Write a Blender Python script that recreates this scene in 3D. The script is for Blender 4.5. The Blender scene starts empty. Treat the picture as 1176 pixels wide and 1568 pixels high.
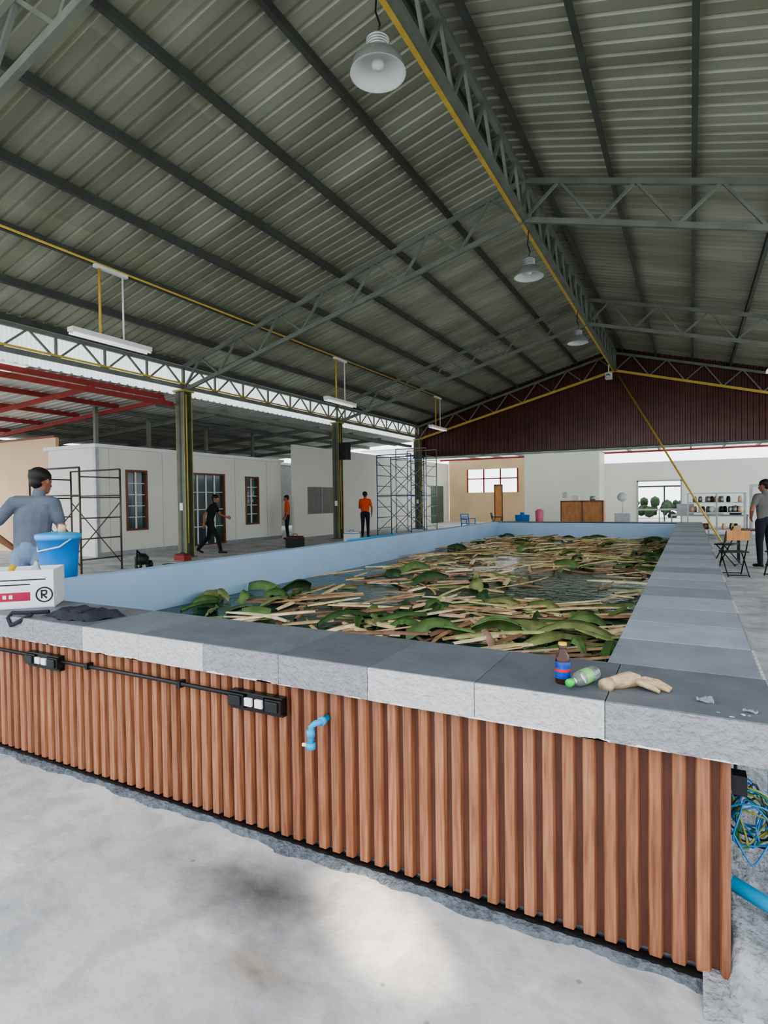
import bpy, math, random
import numpy as np
from mathutils import Vector, Matrix
random.seed(7)
scene=bpy.context.scene
def lin(c):
    out=[]
    for v in c[:3]:
        v=v/255.0
        out.append(v/12.92 if v<=0.04045 else ((v+0.055)/1.055)**2.4)
    return (out[0],out[1],out[2],1.0)
# ---------------------------------------------------------------- materials
def mat(name,col,rough=0.6,metal=0.0,var=0.12,scale=4.0,bump=0.0,bscale=40.0,stretch=(1,1,1),col2=None,trans=0.0,alpha=1.0,emit=None,es=0.0,spec=0.5,detail=4):
    m=bpy.data.materials.new(name); m.use_nodes=True
    nt=m.node_tree; N=nt.nodes; L=nt.links
    b=N['Principled BSDF']
    b.inputs['Roughness'].default_value=rough; b.inputs['Metallic'].default_value=metal
    b.inputs['Specular IOR Level'].default_value=spec
    tc=N.new('ShaderNodeTexCoord'); mp=N.new('ShaderNodeMapping'); mp.inputs['Scale'].default_value=stretch
    L.new(tc.outputs['Object'],mp.inputs['Vector'])
    nz=N.new('ShaderNodeTexNoise'); nz.inputs['Scale'].default_value=scale; nz.inputs['Detail'].default_value=detail
    L.new(mp.outputs['Vector'],nz.inputs['Vector'])
    rp=N.new('ShaderNodeValToRGB'); c=lin(col)
    c2=lin(col2) if col2 else tuple(min(1,x*(1+var)) for x in c[:3])+(1,)
    c1=c if col2 else tuple(x*(1-var) for x in c[:3])+(1,)
    rp.color_ramp.elements[0].position=0.35; rp.color_ramp.elements[1].position=0.65
    rp.color_ramp.elements[0].color=c1; rp.color_ramp.elements[1].color=c2
    L.new(nz.outputs['Fac'],rp.inputs['Fac']); L.new(rp.outputs['Color'],b.inputs['Base Color'])
    if bump>0:
        n2=N.new('ShaderNodeTexNoise'); n2.inputs['Scale'].default_value=bscale; n2.inputs['Detail'].default_value=3
        L.new(mp.outputs['Vector'],n2.inputs['Vector'])
        bp=N.new('ShaderNodeBump'); bp.inputs['Strength'].default_value=bump; bp.inputs['Distance'].default_value=0.02
        L.new(n2.outputs['Fac'],bp.inputs['Height']); L.new(bp.outputs['Normal'],b.inputs['Normal'])
    if trans>0: b.inputs['Transmission Weight'].default_value=trans
    if alpha<1: b.inputs['Alpha'].default_value=alpha
    if emit:
        b.inputs['Emission Color'].default_value=lin(emit); b.inputs['Emission Strength'].default_value=es
    return m
def translucent(name,col,fac=0.6):
    m=bpy.data.materials.new(name); m.use_nodes=True; nt=m.node_tree; N=nt.nodes; L=nt.links
    for n in list(N):
        if n.type=='BSDF_PRINCIPLED': N.remove(n)
    out=[n for n in N if n.type=='OUTPUT_MATERIAL'][0]
    d=N.new('ShaderNodeBsdfDiffuse'); t=N.new('ShaderNodeBsdfTranslucent'); mx=N.new('ShaderNodeMixShader')
    tc=N.new('ShaderNodeTexCoord'); nz=N.new('ShaderNodeTexNoise'); nz.inputs['Scale'].default_value=1.5
    L.new(tc.outputs['Object'],nz.inputs['Vector'])
    rp=N.new('ShaderNodeValToRGB'); c=lin(col); rp.color_ramp.elements[0].color=tuple(x*.8 for x in c[:3])+(1,); rp.color_ramp.elements[1].color=c
    L.new(nz.outputs['Fac'],rp.inputs['Fac'])
    L.new(rp.outputs['Color'],d.inputs['Color']); L.new(rp.outputs['Color'],t.inputs['Color'])
    mx.inputs[0].default_value=fac; L.new(d.outputs[0],mx.inputs[1]); L.new(t.outputs[0],mx.inputs[2]); L.new(mx.outputs[0],out.inputs['Surface'])
    return m
# ---------------------------------------------------------------- mesh builder
class MB:
    def __init__(s): s.v=[];s.f=[];s.m=[];s.mats=[];s.sm=[]
    def mi(s,m):
        if m not in s.mats: s.mats.append(m)
        return s.mats.index(m)
    def add(s,vs,fs,m,smooth=False):
        o=len(s.v); s.v+= [tuple(x) for x in vs]; i=s.mi(m)
        for f in fs: s.f.append(tuple(o+k for k in f)); s.m.append(i); s.sm.append(smooth)
    def box(s,a,b,m):
        x0,y0,z0=[min(a[i],b[i]) for i in range(3)]; x1,y1,z1=[max(a[i],b[i]) for i in range(3)]
        s.add([(x0,y0,z0),(x1,y0,z0),(x1,y1,z0),(x0,y1,z0),(x0,y0,z1),(x1,y0,z1),(x1,y1,z1),(x0,y1,z1)],
              [(0,3,2,1),(4,5,6,7),(0,1,5,4),(1,2,6,5),(2,3,7,6),(3,0,4,7)],m)
    def beam(s,p,q,w,h,m,up=(0,0,1)):
        p=Vector(p);q=Vector(q);d=(q-p).normalized();u=Vector(up)
        if abs(d.dot(u))>.98:u=Vector((0,1,0))
        r=d.cross(u).normalized()*w/2;u=r.cross(d).normalized()*h/2
        vs=[p-r-u,p+r-u,p+r+u,p-r+u,q-r-u,q+r-u,q+r+u,q-r+u]
        s.add(vs,[(0,3,2,1),(4,5,6,7),(0,1,5,4),(1,2,6,5),(2,3,7,6),(3,0,4,7)],m)
    def tube(s,pts,r,m,n=8,closed=False):
        pts=[Vector(p) for p in pts]; k=len(pts); rr=r if isinstance(r,(list,tuple)) else [r]*k
        vs=[];fs=[];prev=None
        for i,p in enumerate(pts):
            if closed: d=pts[(i+1)%k]-pts[i-1]
            else: d=pts[min(i+1,k-1)]-pts[max(i-1,0)]
            d=d.normalized()
            if prev is None:
                a=Vector((0,0,1)) if abs(d.z)<.9 else Vector((1,0,0)); x=d.cross(a).normalized()
            else:
                x=(prev-d*prev.dot(d)).normalized()
            prev=x; y=d.cross(x)
            for j in range(n):
                t=2*math.pi*j/n; vs.append(p+(x*math.cos(t)+y*math.sin(t))*rr[i])
        for i in range(k if closed else k-1):
            for j in range(n):
                a=i*n+j;b=i*n+(j+1)%n;i2=(i+1)%k;c=i2*n+(j+1)%n;d=i2*n+j
                fs.append((a,b,c,d))
        if not closed: fs.append(tuple(range(n))[::-1]); fs.append(tuple((k-1)*n+j for j in range(n)))
        s.add(vs,fs,m,True)
    def lathe(s,c,prof,m,n=24,axis=None):
        c=Vector(c); R=Matrix.Identity(3) if axis is None else Vector((0,0,1)).rotation_difference(Vector(axis)).to_matrix()
        vs=[];fs=[];k=len(prof)
        for r,z in prof:
            for j in range(n):
                t=2*math.pi*j/n; vs.append(c+R@Vector((max(r,1e-4)*math.cos(t),max(r,1e-4)*math.sin(t),z)))
        for i in range(k-1):
            for j in range(n): fs.append((i*n+j,i*n+(j+1)%n,(i+1)*n+(j+1)%n,(i+1)*n+j))
        s.add(vs,fs,m,True)
    def obj(s,name,parent=None,bevel=0):
        me=bpy.data.meshes.new(name); me.from_pydata(s.v,[],s.f)
        for m in s.mats: me.materials.append(m)
        me.polygons.foreach_set('material_index',s.m); me.polygons.foreach_set('use_smooth',s.sm); me.update()
        o=bpy.data.objects.new(name,me); scene.collection.objects.link(o)
        if parent: o.parent=parent
        if bevel:
            b=o.modifiers.new('b','BEVEL'); b.width=bevel; b.segments=2; b.limit_method='ANGLE'
        return o
def empty(name):
    e=bpy.data.objects.new(name,None); scene.collection.objects.link(e); return e
# ---------------------------------------------------------------- palette
M_steel=mat('painted_steel_grey',(122,127,116),.55,.1,.12,3)
M_steelD=mat('painted_steel_dark',(80,83,76),.6,.1,.12,3)
M_yel=mat('yellow_conduit',(208,178,84),.5,0,.1,5)
M_white=mat('white_paint',(235,235,232),.5,0,.03,3)
M_red=mat('red_primer_steel',(150,56,48),.55,0,.12,3)
M_black=mat('black_plastic',(22,22,24),.4,0,.15,8)
M_dark=mat('dark_interior',(30,34,34),.5,0,.2,2)
M_galv=mat('galvanised',(165,168,170),.4,.6,.1,6)
M_roof=mat('roof_sheet_underside',(148,151,128),.38,.22,.10,.8,col2=(178,180,160),stretch=(.4,2,1))
nt=M_roof.node_tree;N=nt.nodes;L=nt.links
tc=[n for n in N if n.type=='TEX_COORD'][0]; rp=[n for n in N if n.type=='VALTORGB'][0]
mp=N.new('ShaderNodeVectorMath'); mp.operation='DIVIDE'; mp.inputs[1].default_value=(3.1,.75,1000); L.new(tc.outputs['Object'],mp.inputs[0])
fl=N.new('ShaderNodeVectorMath'); fl.operation='FLOOR'; L.new(mp.outputs[0],fl.inputs[0])
wn=N.new('ShaderNodeTexWhiteNoise'); L.new(fl.outputs[0],wn.inputs['Vector'])
r2=N.new('ShaderNodeValToRGB'); r2.color_ramp.elements[0].color=(.8,.8,.8,1); r2.color_ramp.elements[1].color=(1,1,1,1); L.new(wn.outputs['Value'],r2.inputs[0])
mx=N.new('ShaderNodeMixRGB'); mx.blend_type='MULTIPLY'; mx.inputs[0].default_value=1; L.new(rp.outputs[0],mx.inputs[1]); L.new(r2.outputs[0],mx.inputs[2]); L.new(mx.outputs[0],N['Principled BSDF'].inputs['Base Color'])
M_roof2=mat('roof_sheet_light',(205,207,200),.45,.1,.08,.8)
M_clad=mat('brown_cladding',(88,50,42),.25,.1,.15,2)
M_poly=translucent('polycarbonate',(245,248,246),.75)
M_wall=mat('white_wall_panel',(230,228,217),.55,0,.03,.6)
M_tan=mat('tan_wall',(226,194,156),.7,0,.06,.8)
M_wood=mat('orange_plywood',(196,138,88),.6,0,.15,3,stretch=(4,1,1))
M_brownf=mat('brown_frame',(120,78,56),.5,0,.1,5)
M_glass=mat('window_glass',(60,80,80),.08,0,.2,1)
M_blue=mat('pool_paint_blue',(162,190,218),.45,0,.05,1.2)
M_bluepvc=mat('blue_pvc',(40,165,215),.35,0,.05,4)
M_skinrough=mat('cement_render',(120,128,132),.9,0,.25,14,bump=.8,bscale=30)

def zr(x): return 8.0-.27*abs(x+2.9)
Y0,Y3=-.5,27.3
YT=(3.7,11.5,19.3,27.05)
XL,XR=-12.7,7.0
# ---------------------------------------------------------------- floor
m=mat('concrete_floor',(168,170,173),.75,0,.1,1.6,bump=.2,bscale=25,col2=(210,210,210),detail=10)
nt=m.node_tree;N=nt.nodes;L=nt.links;b=N['Principled BSDF']
ramp=[n for n in N if n.type=='VALTORGB'][0]; ramp.color_ramp.elements[0].position=.3; ramp.color_ramp.elements[1].position=.6
tc=[n for n in N if n.type=='TEX_COORD'][0]
def stain_shade(prev,cx,cy,rx,ry,col,amt,noise=1.8):
    mp=N.new('ShaderNodeMapping'); mp.inputs['Location'].default_value=(-cx/rx,-cy/ry,0); mp.inputs['Scale'].default_value=(1/rx,1/ry,0)
    L.new(tc.outputs['Object'],mp.inputs['Vector'])
    ln=N.new('ShaderNodeVectorMath'); ln.operation='LENGTH'; L.new(mp.outputs[0],ln.inputs[0])
    nz=N.new('ShaderNodeTexNoise'); nz.inputs['Scale'].default_value=noise*3; nz.inputs['Detail'].default_value=6
    L.new(tc.outputs['Object'],nz.inputs['Vector'])
    ad=N.new('ShaderNodeMath'); ad.operation='ADD'; L.new(ln.outputs['Value'],ad.inputs[0]); L.new(nz.outputs['Fac'],ad.inputs[1])
    mr=N.new('ShaderNodeMapRange'); mr.inputs['From Min'].default_value=.5; mr.inputs['From Max'].default_value=1.6; mr.inputs['To Min'].default_value=amt; mr.inputs['To Max'].default_value=0
    L.new(ad.outputs[0],mr.inputs['Value'])
    mx=N.new('ShaderNodeMixRGB'); mx.blend_type='MULTIPLY'; mx.inputs['Color2'].default_value=lin(col)
    L.new(mr.outputs[0],mx.inputs['Fac']); L.new(prev,mx.inputs['Color1']); return mx.outputs[0]
nz=N.new('ShaderNodeTexNoise'); nz.inputs['Scale'].default_value=6; nz.inputs['Detail'].default_value=10; nz.inputs['Distortion'].default_value=.6; L.new(tc.outputs['Object'],nz.inputs['Vector'])
r2=N.new('ShaderNodeValToRGB'); r2.color_ramp.elements[0].position=.38; r2.color_ramp.elements[0].color=(.8,.8,.81,1); r2.color_ramp.elements[1].position=.55; r2.color_ramp.elements[1].color=(1,1,1,1); L.new(nz.outputs['Fac'],r2.inputs[0])
mx=N.new('ShaderNodeMixRGB'); mx.blend_type='MULTIPLY'; mx.inputs[0].default_value=1; L.new(ramp.outputs[0],mx.inputs[1]); L.new(r2.outputs[0],mx.inputs[2])
vo=N.new('ShaderNodeTexVoronoi'); vo.inputs['Scale'].default_value=5; L.new(tc.outputs['Object'],vo.inputs['Vector'])
r3=N.new('ShaderNodeValToRGB'); r3.color_ramp.elements[0].position=.03; r3.color_ramp.elements[0].color=(.55,.52,.48,1); r3.color_ramp.elements[1].position=.06; r3.color_ramp.elements[1].color=(1,1,1,1); L.new(vo.outputs['Distance'],r3.inputs[0])
mx3=N.new('ShaderNodeMixRGB'); mx3.blend_type='MULTIPLY'; mx3.inputs[0].default_value=.8; L.new(mx.outputs[0],mx3.inputs[1]); L.new(r3.outputs[0],mx3.inputs[2])
o=stain_shade(mx3.outputs[0],-1.5,1.72,.5,.24,(130,129,130),1.0)  # soft grey shadow before the pond, painted into the concrete colour
o=stain_shade(o,-1.25,1.42,.25,.11,(195,170,140),.8)
o=stain_shade(o,-1.3,1.15,.5,.2,(215,208,196),.6)
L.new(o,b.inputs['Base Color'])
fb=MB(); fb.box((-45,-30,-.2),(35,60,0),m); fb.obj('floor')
# ---------------------------------------------------------------- roof
def roof_side(x0,x1,name,mt):
    B=MB(); pitch=.25; y=Y0; prof=[]
    while y<Y3:
        prof+=[(y,0),(y+.17,0),(y+.19,.035),(y+.23,.035)]; y+=pitch
    nseg=8
    vs=[];fs=[]
    for i in range(nseg+1):
        x=x0+(x1-x0)*i/nseg
        for (yy,dz) in prof: vs.append((x,yy,zr(x)+dz))
    k=len(prof)
    for i in range(nseg):
        for j in range(k-1): fs.append((i*k+j,(i+1)*k+j,(i+1)*k+j+1,i*k+j+1))
    B.add(vs,fs,mt); return B.obj(name)
c=empty('ceiling')
roof_side(XL,-2.9,'sheet_left',M_roof).parent=c
roof_side(-2.9,XR,'sheet_right',M_roof).parent=c
B=MB()
for s in (-1,1):
    for d in (.3,1.6,2.95,4.3,5.6,6.95,8.3,9.5):
        x=-2.9+s*d
        z=zr(x)-.075
        B.box((x-.03,Y0,z-.07),(x+.03,Y3,z+.07),M_steelD)
        B.box((x-.03,Y0,z-.075),(x+.05,Y3,z-.06),M_steelD)
B.obj('roof_purlins')
def truss(Y,name,chord):
    B=MB()
    for s in (-1,1):
        xe=-12.3 if s<0 else 6.6
        def top(x): return Vector((x,Y,zr(x)-.24))
        def bot(x): return Vector((x,Y,zr(x)-1.0+(.12*abs(x+2.9)/9.5 if s<0 else 0)))
        B.beam(top(-2.9),top(xe),.07,.1,M_steel); B.beam(bot(-2.9),bot(xe),.07,.1,chord)
        ds=[0,1.35,2.7,4.05,5.4,6.75,8.1,9.4]
        for a,bb in zip(ds[:-1],ds[1:]):
            mid=(a+bb)/2
            B.beam(bot(-2.9+s*a),top(-2.9+s*(mid)),.05,.05,M_steel)
            B.beam(top(-2.9+s*(mid)),bot(-2.9+s*bb),.05,.05,M_steel)
        B.beam(bot(xe),top(xe),.07,.07,M_steel)
    B.beam((-2.9,Y,7.0),(-2.9,Y,7.9),.08,.08,M_steel)
    return B.obj(name)
truss(YT[0],'roof_truss',M_steel)
truss(YT[1],'roof_truss.001',M_steel)
truss(YT[2],'roof_truss.002',M_steel)
truss(YT[3],'roof_truss.003',M_yel)
B=MB()
B.beam((-2.96,Y0,6.98),(-2.96,Y3-.2,6.98),.06,.06,M_yel)
B.beam((-2.88,Y0,7.02),(-2.88,Y3-.2,7.02),.1,.1,M_steel)
B.beam((-2.88,Y0,7.78),(-2.88,Y3-.2,7.78),.09,.09,M_steel)
y=Y0
while y<Y3-.9:
    B.beam((-2.88,y,7.02),(-2.88,y+.45,7.78),.05,.05,M_steel); B.beam((-2.88,y+.45,7.78),(-2.88,y+.9,7.02),.05,.05,M_steel); y+=.9
B.obj('ridge_girder')
B=MB()
B.beam((-12.3,Y0,4.68),(-12.3,Y3-.2,4.68),.08,.1,M_steel); B.beam((-12.3,Y0,5.2),(-12.3,Y3-.2,5.2),.07,.08,M_steel)
y=Y0
while y<Y3-1.3:
    B.beam((-12.3,y,4.68),(-12.3,y,5.2),.05,.05,M_steel)
    B.beam((-12.3,y,4.68),(-12.3,y+.6,5.2),.04,.04,M_steel); B.beam((-12.3,y+.6,5.2),(-12.3,y+1.2,4.68),.04,.04,M_steel); y+=1.2
B.tube([(-12.24,Y0,4.76),(-12.24,Y3-.2,4.76)],.025,M_yel)
B.obj('eave_girder')
B=MB(); y=Y0; vs=[];fs=[]
k=0
while y<Y3:
    dx=.02 if k%2 else -.02
    vs+=[(-12.62+dx,y,4.5),(-12.62+dx,y,5.36)]; y+=.05;k+=1
fs=[(2*i,2*i+2,2*i+3,2*i+1) for i in range(k-1)]
B.add(vs,fs,M_poly); B.obj('wall_left_clerestory')
M_col=mat('column_green_grey',(104,110,92),.5,.1,.15,3)
M_coly=mat('column_yellow_edge',(168,154,92),.5,0,.1,3)
for i,(x,y) in enumerate([(-12.3,YT[0]),(-12.3,YT[1]),(-12.3,YT[2]),(-12.3,YT[3]-.1),(6.6,YT[1]),(6.6,YT[2]),(6.6,YT[3]-.1)]):
    B=MB(); h=4.55 if x<0 else 4.35
    B.box((x-.15,y-.15,.02),(x+.15,y-.135,h),M_col); B.box((x-.15,y+.135,.02),(x+.15,y+.15,h),M_col)
    B.box((x-.008,y-.135,.02),(x+.008,y+.135,h),M_col)
    B.box((x+.135,y-.152,.02),(x+.152,y-.13,h),M_coly); B.box((x-.152,y-.152,.02),(x-.135,y-.13,h),M_coly)
    B.box((x+.135,y+.13,.02),(x+.152,y+.152,h),M_coly)
    B.box((x-.03,y-.156,.02),(x+.03,y-.15,h),M_steelD)
    B.box((x-.2,y-.2,0),(x+.2,y+.2,.03),M_col); B.box((x-.2,y-.2,h-.02),(x+.2,y+.2,h+.03),M_coly)
    B.tube([(x+.2,y-.1,.4),(x+.2,y-.1,h-.1)],.014,M_yel)
    B.box((x-.05,y-.17,1.3),(x+.06,y-.15,1.5),M_white)
    B.obj('steel_column')
M_alu=mat('spun_aluminium',(190,192,190),.35,.7,.05,5)
M_bell_in=mat('reflector_inner',(225,225,220),.4,0,.05,3)
for i,y in enumerate((5.45,11.85,17.6)):
    B=MB(); cx=-2.9;z=6.0
    B.lathe((cx,y,z),[(.295,0),(.29,.025),(.26,.11),(.2,.18),(.13,.215),(.12,.22)],M_alu,32)
    B.lathe((cx,y,z),[(.295,0),(.275,.0),(.24,.1),(.18,.165),(.0,.185)],M_bell_in,32)
    for k in range(5): B.lathe((cx,y,z+.22+k*.028),[(0,0),(.125,0),(.125,.013),(0.085,.013),(.085,.028)],M_alu,24)
    B.lathe((cx,y,z+.36),[(.08,0),(.08,.03),(.03,.05),(.0,.06)],M_alu,20)
    B.tube([(cx,y,z+.41),(cx+.03,y,z+.5),(cx-.02,y,z+.65),(cx,y,6.93)],.01,M_black)
    B.lathe((cx,y,z+.04),[(0,0),(.06,.02),(.07,.07),(.0,.12)],M_white,16)
    B.obj('highbay_pendant_lamp')
M_tube=mat('fluorescent_tube',(250,250,245),.3,0,.01,3,emit=(255,255,250),es=.6)
B=MB(); B.tube([(-9.7,Y0,zr(-9.7)-.2),(-9.7,23.6,zr(-9.7)-.2)],.022,M_yel); B.obj('lighting_conduit')
for y in (7.1,15.2,23.1):
    B=MB(); zt=zr(-9.7)-.225
    B.box((-9.74,y-.1,zt-.06),(-9.66,y+.6,zt),M_white)
    B.tube([(-9.7,y,zt),(-9.7,y,4.62)],.025,M_yel); B.tube([(-9.7,y+.5,zt),(-9.7,y+.5,4.62)],.018,M_white)
    B.box((-9.78,y-.6,4.58),(-9.62,y+1.1,4.66),M_white)
    for dx in (-.06,.06): B.tube([(-9.7+dx,y-.58,4.55),(-9.7+dx,y+1.08,4.55)],.018,M_tube)
    B.obj('fluorescent_batten')
# ---------------------------------------------------------------- gable cladding
def corr_wall(name,x0,x1,y,zb,ztf,mt,p=.2,d=.04):
    B=MB(); vs=[];x=x0;k=0
    offs=[0,.09,.11,.18]
    while x<x1:
        for i,o_ in enumerate(offs):
            xx=x+o_; dy=0 if i<2 else -d
            vs+=[(xx,y+dy,zb),(xx,y+dy,ztf(xx))]; k+=1
        x+=p
    B.add(vs,[(2*i,2*i+2,2*i+3,2*i+1) for i in range(k-1)],mt); return B.obj(name)
corr_wall('wall_back_gable',-12.7,7,27.25,3.7,lambda x:zr(x)+.01,M_clad)
B=MB(); B.box((-12.7,27.16,3.65),(7,27.2,3.71),M_steelD); B.obj('trim_1')
# ---------------------------------------------------------------- back bay
B=MB(); B.box((-16,27.4,4.15),(9,38,4.2),M_poly)
B.obj('ceiling_back_bay')
B=MB()
for x in np.arange(-12,9,1.5): B.box((x-.04,27.5,4.0),(x+.04,35.9,4.12),M_steel)
for y in (29,31.5,34): B.box((-14,y-.04,3.88),(9,y+.04,3.98),M_red if y==34 else M_steel)
B.obj('back_bay_purlins')
B=MB()
B.box((-7.9,31,0),(-4.1,31.15,3.85),M_wall); B.box((-7.9,31.15,0),(-7.75,36,3.85),M_wall); B.box((-4.25,31.15,0),(-4.1,33,3.85),M_wall)
B.box((-5.9,30.97,1.5),(-5.7,31.0,1.8),M_galv)
B.obj('wall_back_room')
B=MB()
B.box((-4.1,33,0),(-2.45,33.15,3.3),M_wall); B.box((-.45,33,0),(8,33.15,3.3),M_wall); B.box((-2.45,33,2.3),(-.45,33.15,3.3),M_wall)
B.box((-2.5,32.95,0),(-2.43,33.0,2.33),M_galv); B.box((-.47,32.95,0),(-.4,33.0,2.33),M_galv); B.box((-2.5,32.95,2.27),(-.4,33,2.35),M_galv)
B.obj('wall_back')
B=MB(); B.box((-5,35.5,2.05),(3,38.5,2.1),M_dark)
for x in (-3.4,-1.4,.6): B.box((x-.04,38.3,0),(x+.04,38.38,2.05),M_steel)
B.box((-3.0,36.5,.7),(-.2,37.1,.78),M_galv)
for x in (-2.9,-1.6,-.3): B.box((x-.03,36.6,0),(x+.03,36.66,.7),M_galv)
B.obj('outdoor_canopy')
random.seed(21)
M_bush=mat('shrub_green',(50,72,44),.9,0,.3,6)
B=MB()
for k in range(60):
    x=random.uniform(-5,2);z=random.uniform(.1,1.2);rr=random.uniform(.15,.4); y=44+random.uniform(-1,1)
    B.lathe((x,y,z),[(0,-rr),(rr*.7,-rr*.7),(rr*random.uniform(.8,1.1),0),(rr*.7,rr*.6),(0,rr)],M_bush,7)
B.obj('shrub_hedge')
B=MB()
B.box((-14.2,36,0),(-7.9,36.15,1.9),M_tan); B.box((-14.2,36,3.4),(-7.9,36.15,4.1),M_tan); B.box((-14.2,36,1.9),(-12.9,36.15,3.4),M_tan); B.box((-9.6,36,1.9),(-7.9,36.15,3.4),M_tan)
for x in (-12.9,-11.8,-10.7,-9.6): B.box((x-.04,35.95,1.9),(x+.04,36.0,3.4),M_red)
B.box((-12.9,35.95,2.75),(-9.6,36,2.82),M_red)
B.obj('wall_back_left')
B=MB(); B.box((-10.2,33,0),(-9.7,33.06,2.3),M_wood)
for x in (-10.2,-9.74): B.box((x,32.96,0),(x+.05,33,2.3),M_brownf)
B.box((-10.2,32.96,2.25),(-9.7,33,2.32),M_brownf); B.obj('orange_partition')
def wall_x(B,x,y0,y1,h,ops,mt,th=.12):
    ys=sorted(ops,key=lambda o:o[0]); y=y0
    for (a,b_,zb,zt) in ys:
        B.box((x-th,y,0),(x,a,h),mt)
        if zb>0: B.box((x-th,a,0),(x,b_,zb),mt)
        B.box((x-th,a,zt),(x,b_,h),mt); y=b_
    B.box((x-th,y,0),(x,y1,h),mt)
def window_x(name,x,y0,y1,z0,z1,fr,mull=1,rows=4,w=.06):
    B=MB()
    B.box((x-.1,y0,z0),(x-.07,y1,z1),M_glass)
    B.box((x-.1,y0-w,z0-w),(x+.03,y0,z1+w),fr);B.box((x-.1,y1,z0-w),(x+.03,y1+w,z1+w),fr)
    B.box((x-.1,y0,z0-w),(x+.03,y1,z0),fr);B.box((x-.1,y0,z1),(x+.03,y1,z1+w),fr)
    for i in range(1,mull+1):
        yy=y0+(y1-y0)*i/(mull+1); B.box((x-.07,yy-.02,z0),(x-.03,yy+.02,z1),M_white)
    for i in range(1,rows):
        zz=z0+(z1-z0)*i/rows; B.box((x-.07,y0,zz-.012),(x-.04,y1,zz+.012),M_white)
    return B.obj(name)
B=MB(); wall_x(B,-14.8,10.6,18.9,3.1,[(11.54,12.31,.69,2.51),(13.94,15.66,.02,2.51),(16.74,17.51,.64,2.46)],M_wall)
B.box((-17.0,10.6,0),(-14.92,10.72,3.1),M_wall); B.box((-17,18.8,0),(-14.92,18.9,3.1),M_wall); B.box((-17.1,10.5,3.1),(-14.7,19,3.2),M_white)
B.box((-14.8,10.58,0),(-14.77,13.9,.12),M_galv);B.box((-14.8,15.7,0),(-14.77,18.9,.12),M_galv); B.box((-14.86,10.55,0),(-14.76,10.65,3.1),M_galv); B.box((-17.0,10.72,0),(-16.9,18.8,3.1),M_wall)
for y in (11.0,12.9,16.2,18.0): B.box((-14.8,y-.006,.12),(-14.797,y+.006,3.1),M_galv)
B.obj('wall_left_cabin')
window_x('window_1',-14.8,11.6,12.25,.75,2.45,M_brownf,1,5)
window_x('window_2',-14.8,16.8,17.45,.7,2.4,M_brownf,1,5)
window_x('door_1',-14.8,14.0,15.6,.08,2.45,M_brownf,3,4)
B=MB(); wall_x(B,-14.2,18.95,35.95,3.8,[(19.9,22.0,.95,2.1),(32.9,35.0,0,2.35)],M_wall)
B.obj('wall_left_back')
B=MB(); B.box((-14.28,19.9,.95),(-14.22,22,2.1),mat('grey_shutter',(128,128,122),.5,0,.1,3)); B.box((-14.3,20.93,.95),(-14.19,20.99,2.1),M_galv); B.obj('window_3')
B=MB(); B.box((-14.3,32.9,0),(-14.22,35,2.35),mat('green_door',(78,100,96),.4,0,.1,3)); B.box((-14.22,32.95,1.0),(-14.15,33.1,1.1),M_galv); B.box((-14.25,33.9,0),(-14.18,34.0,2.35),M_brownf);B.obj('door_2')
B=MB(); B.box((-26,10.9,0),(-17.1,11.0,3.55),M_tan); B.box((-26,10.85,3.55),(-17.1,11.05,3.61),M_brownf); B.obj('wall_left_tan')
# lean-to
B=MB(); y=Y0; 
def zl(x): return 4.5+(x+12.6)*.06
prof=[]
while y<27.2: prof+=[(y,0),(y+.17,0),(y+.19,.03),(y+.23,.03)]; y+=.25
k=len(prof)
def inband(ya): return ya<9 and (int((ya-Y0)/1.0)%3==1)
for (xa,xb) in ((-12.6,-22),):
    vs=[(xa,a,zl(xa)+d) for a,d in prof]+[(xb,a,zl(xb)+d) for a,d in prof]
    B.add(vs,[(j,j+1,k+j+1,k+j) for j in range(k-1) if not inband(prof[j][0])],M_roof2)
    B.add(vs,[(j,j+1,k+j+1,k+j) for j in range(k-1) if inband(prof[j][0])],M_poly)
B.obj('ceiling_lean_to')
B=MB()
for x in (-12.75,-14.6,-16.4,-18.2,-20): B.box((x-.04,Y0,zl(x)-.14),(x+.04,11.2,zl(x)-.02),M_red)
for y in (1.5,4,6.5,9,11.1): B.beam((-12.6,y,zl(-12.6)-.2),(-22,y,zl(-22)-.2),.07,.12,M_red)
B.beam((-12.5,Y0,4.2),(-12.5,11.3,4.2),.06,.12,M_red)
B.obj('lean_to_red_frame')
B=MB()
for x in (-13.6,-15.2,-16.8,-18.4,-20): B.box((x-.04,11.7,zl(x)-.14),(x+.04,27.0,zl(x)-.02),M_steel)
for y in (13.5,16,18.5,21,23.5): B.beam((-12.6,y,zl(-12.6)-.2),(-21.5,y,zl(-21.5)-.2),.07,.14,M_steel)
for y in (11.9,19.6): B.beam((-12.55,y,4.2),(-12.55,y+7.0,4.2),.12,.12,M_steel)
for x,y in ((-15.2,10.9),(-15.5,13),(-15.5,15.5),(-15.5,18)): B.box((x-.05,y-.05,3.2),(x+.05,y+.05,zl(x)-.02),M_steel)
B.obj('lean_to_grey_frame')
B=MB(); B.box((-22,11.5,0),(-21.9,38,3.85),M_steelD); B.box((-21.9,11.5,3.7),(-21.85,38,3.85),M_steel); B.obj('wall_left')
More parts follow.
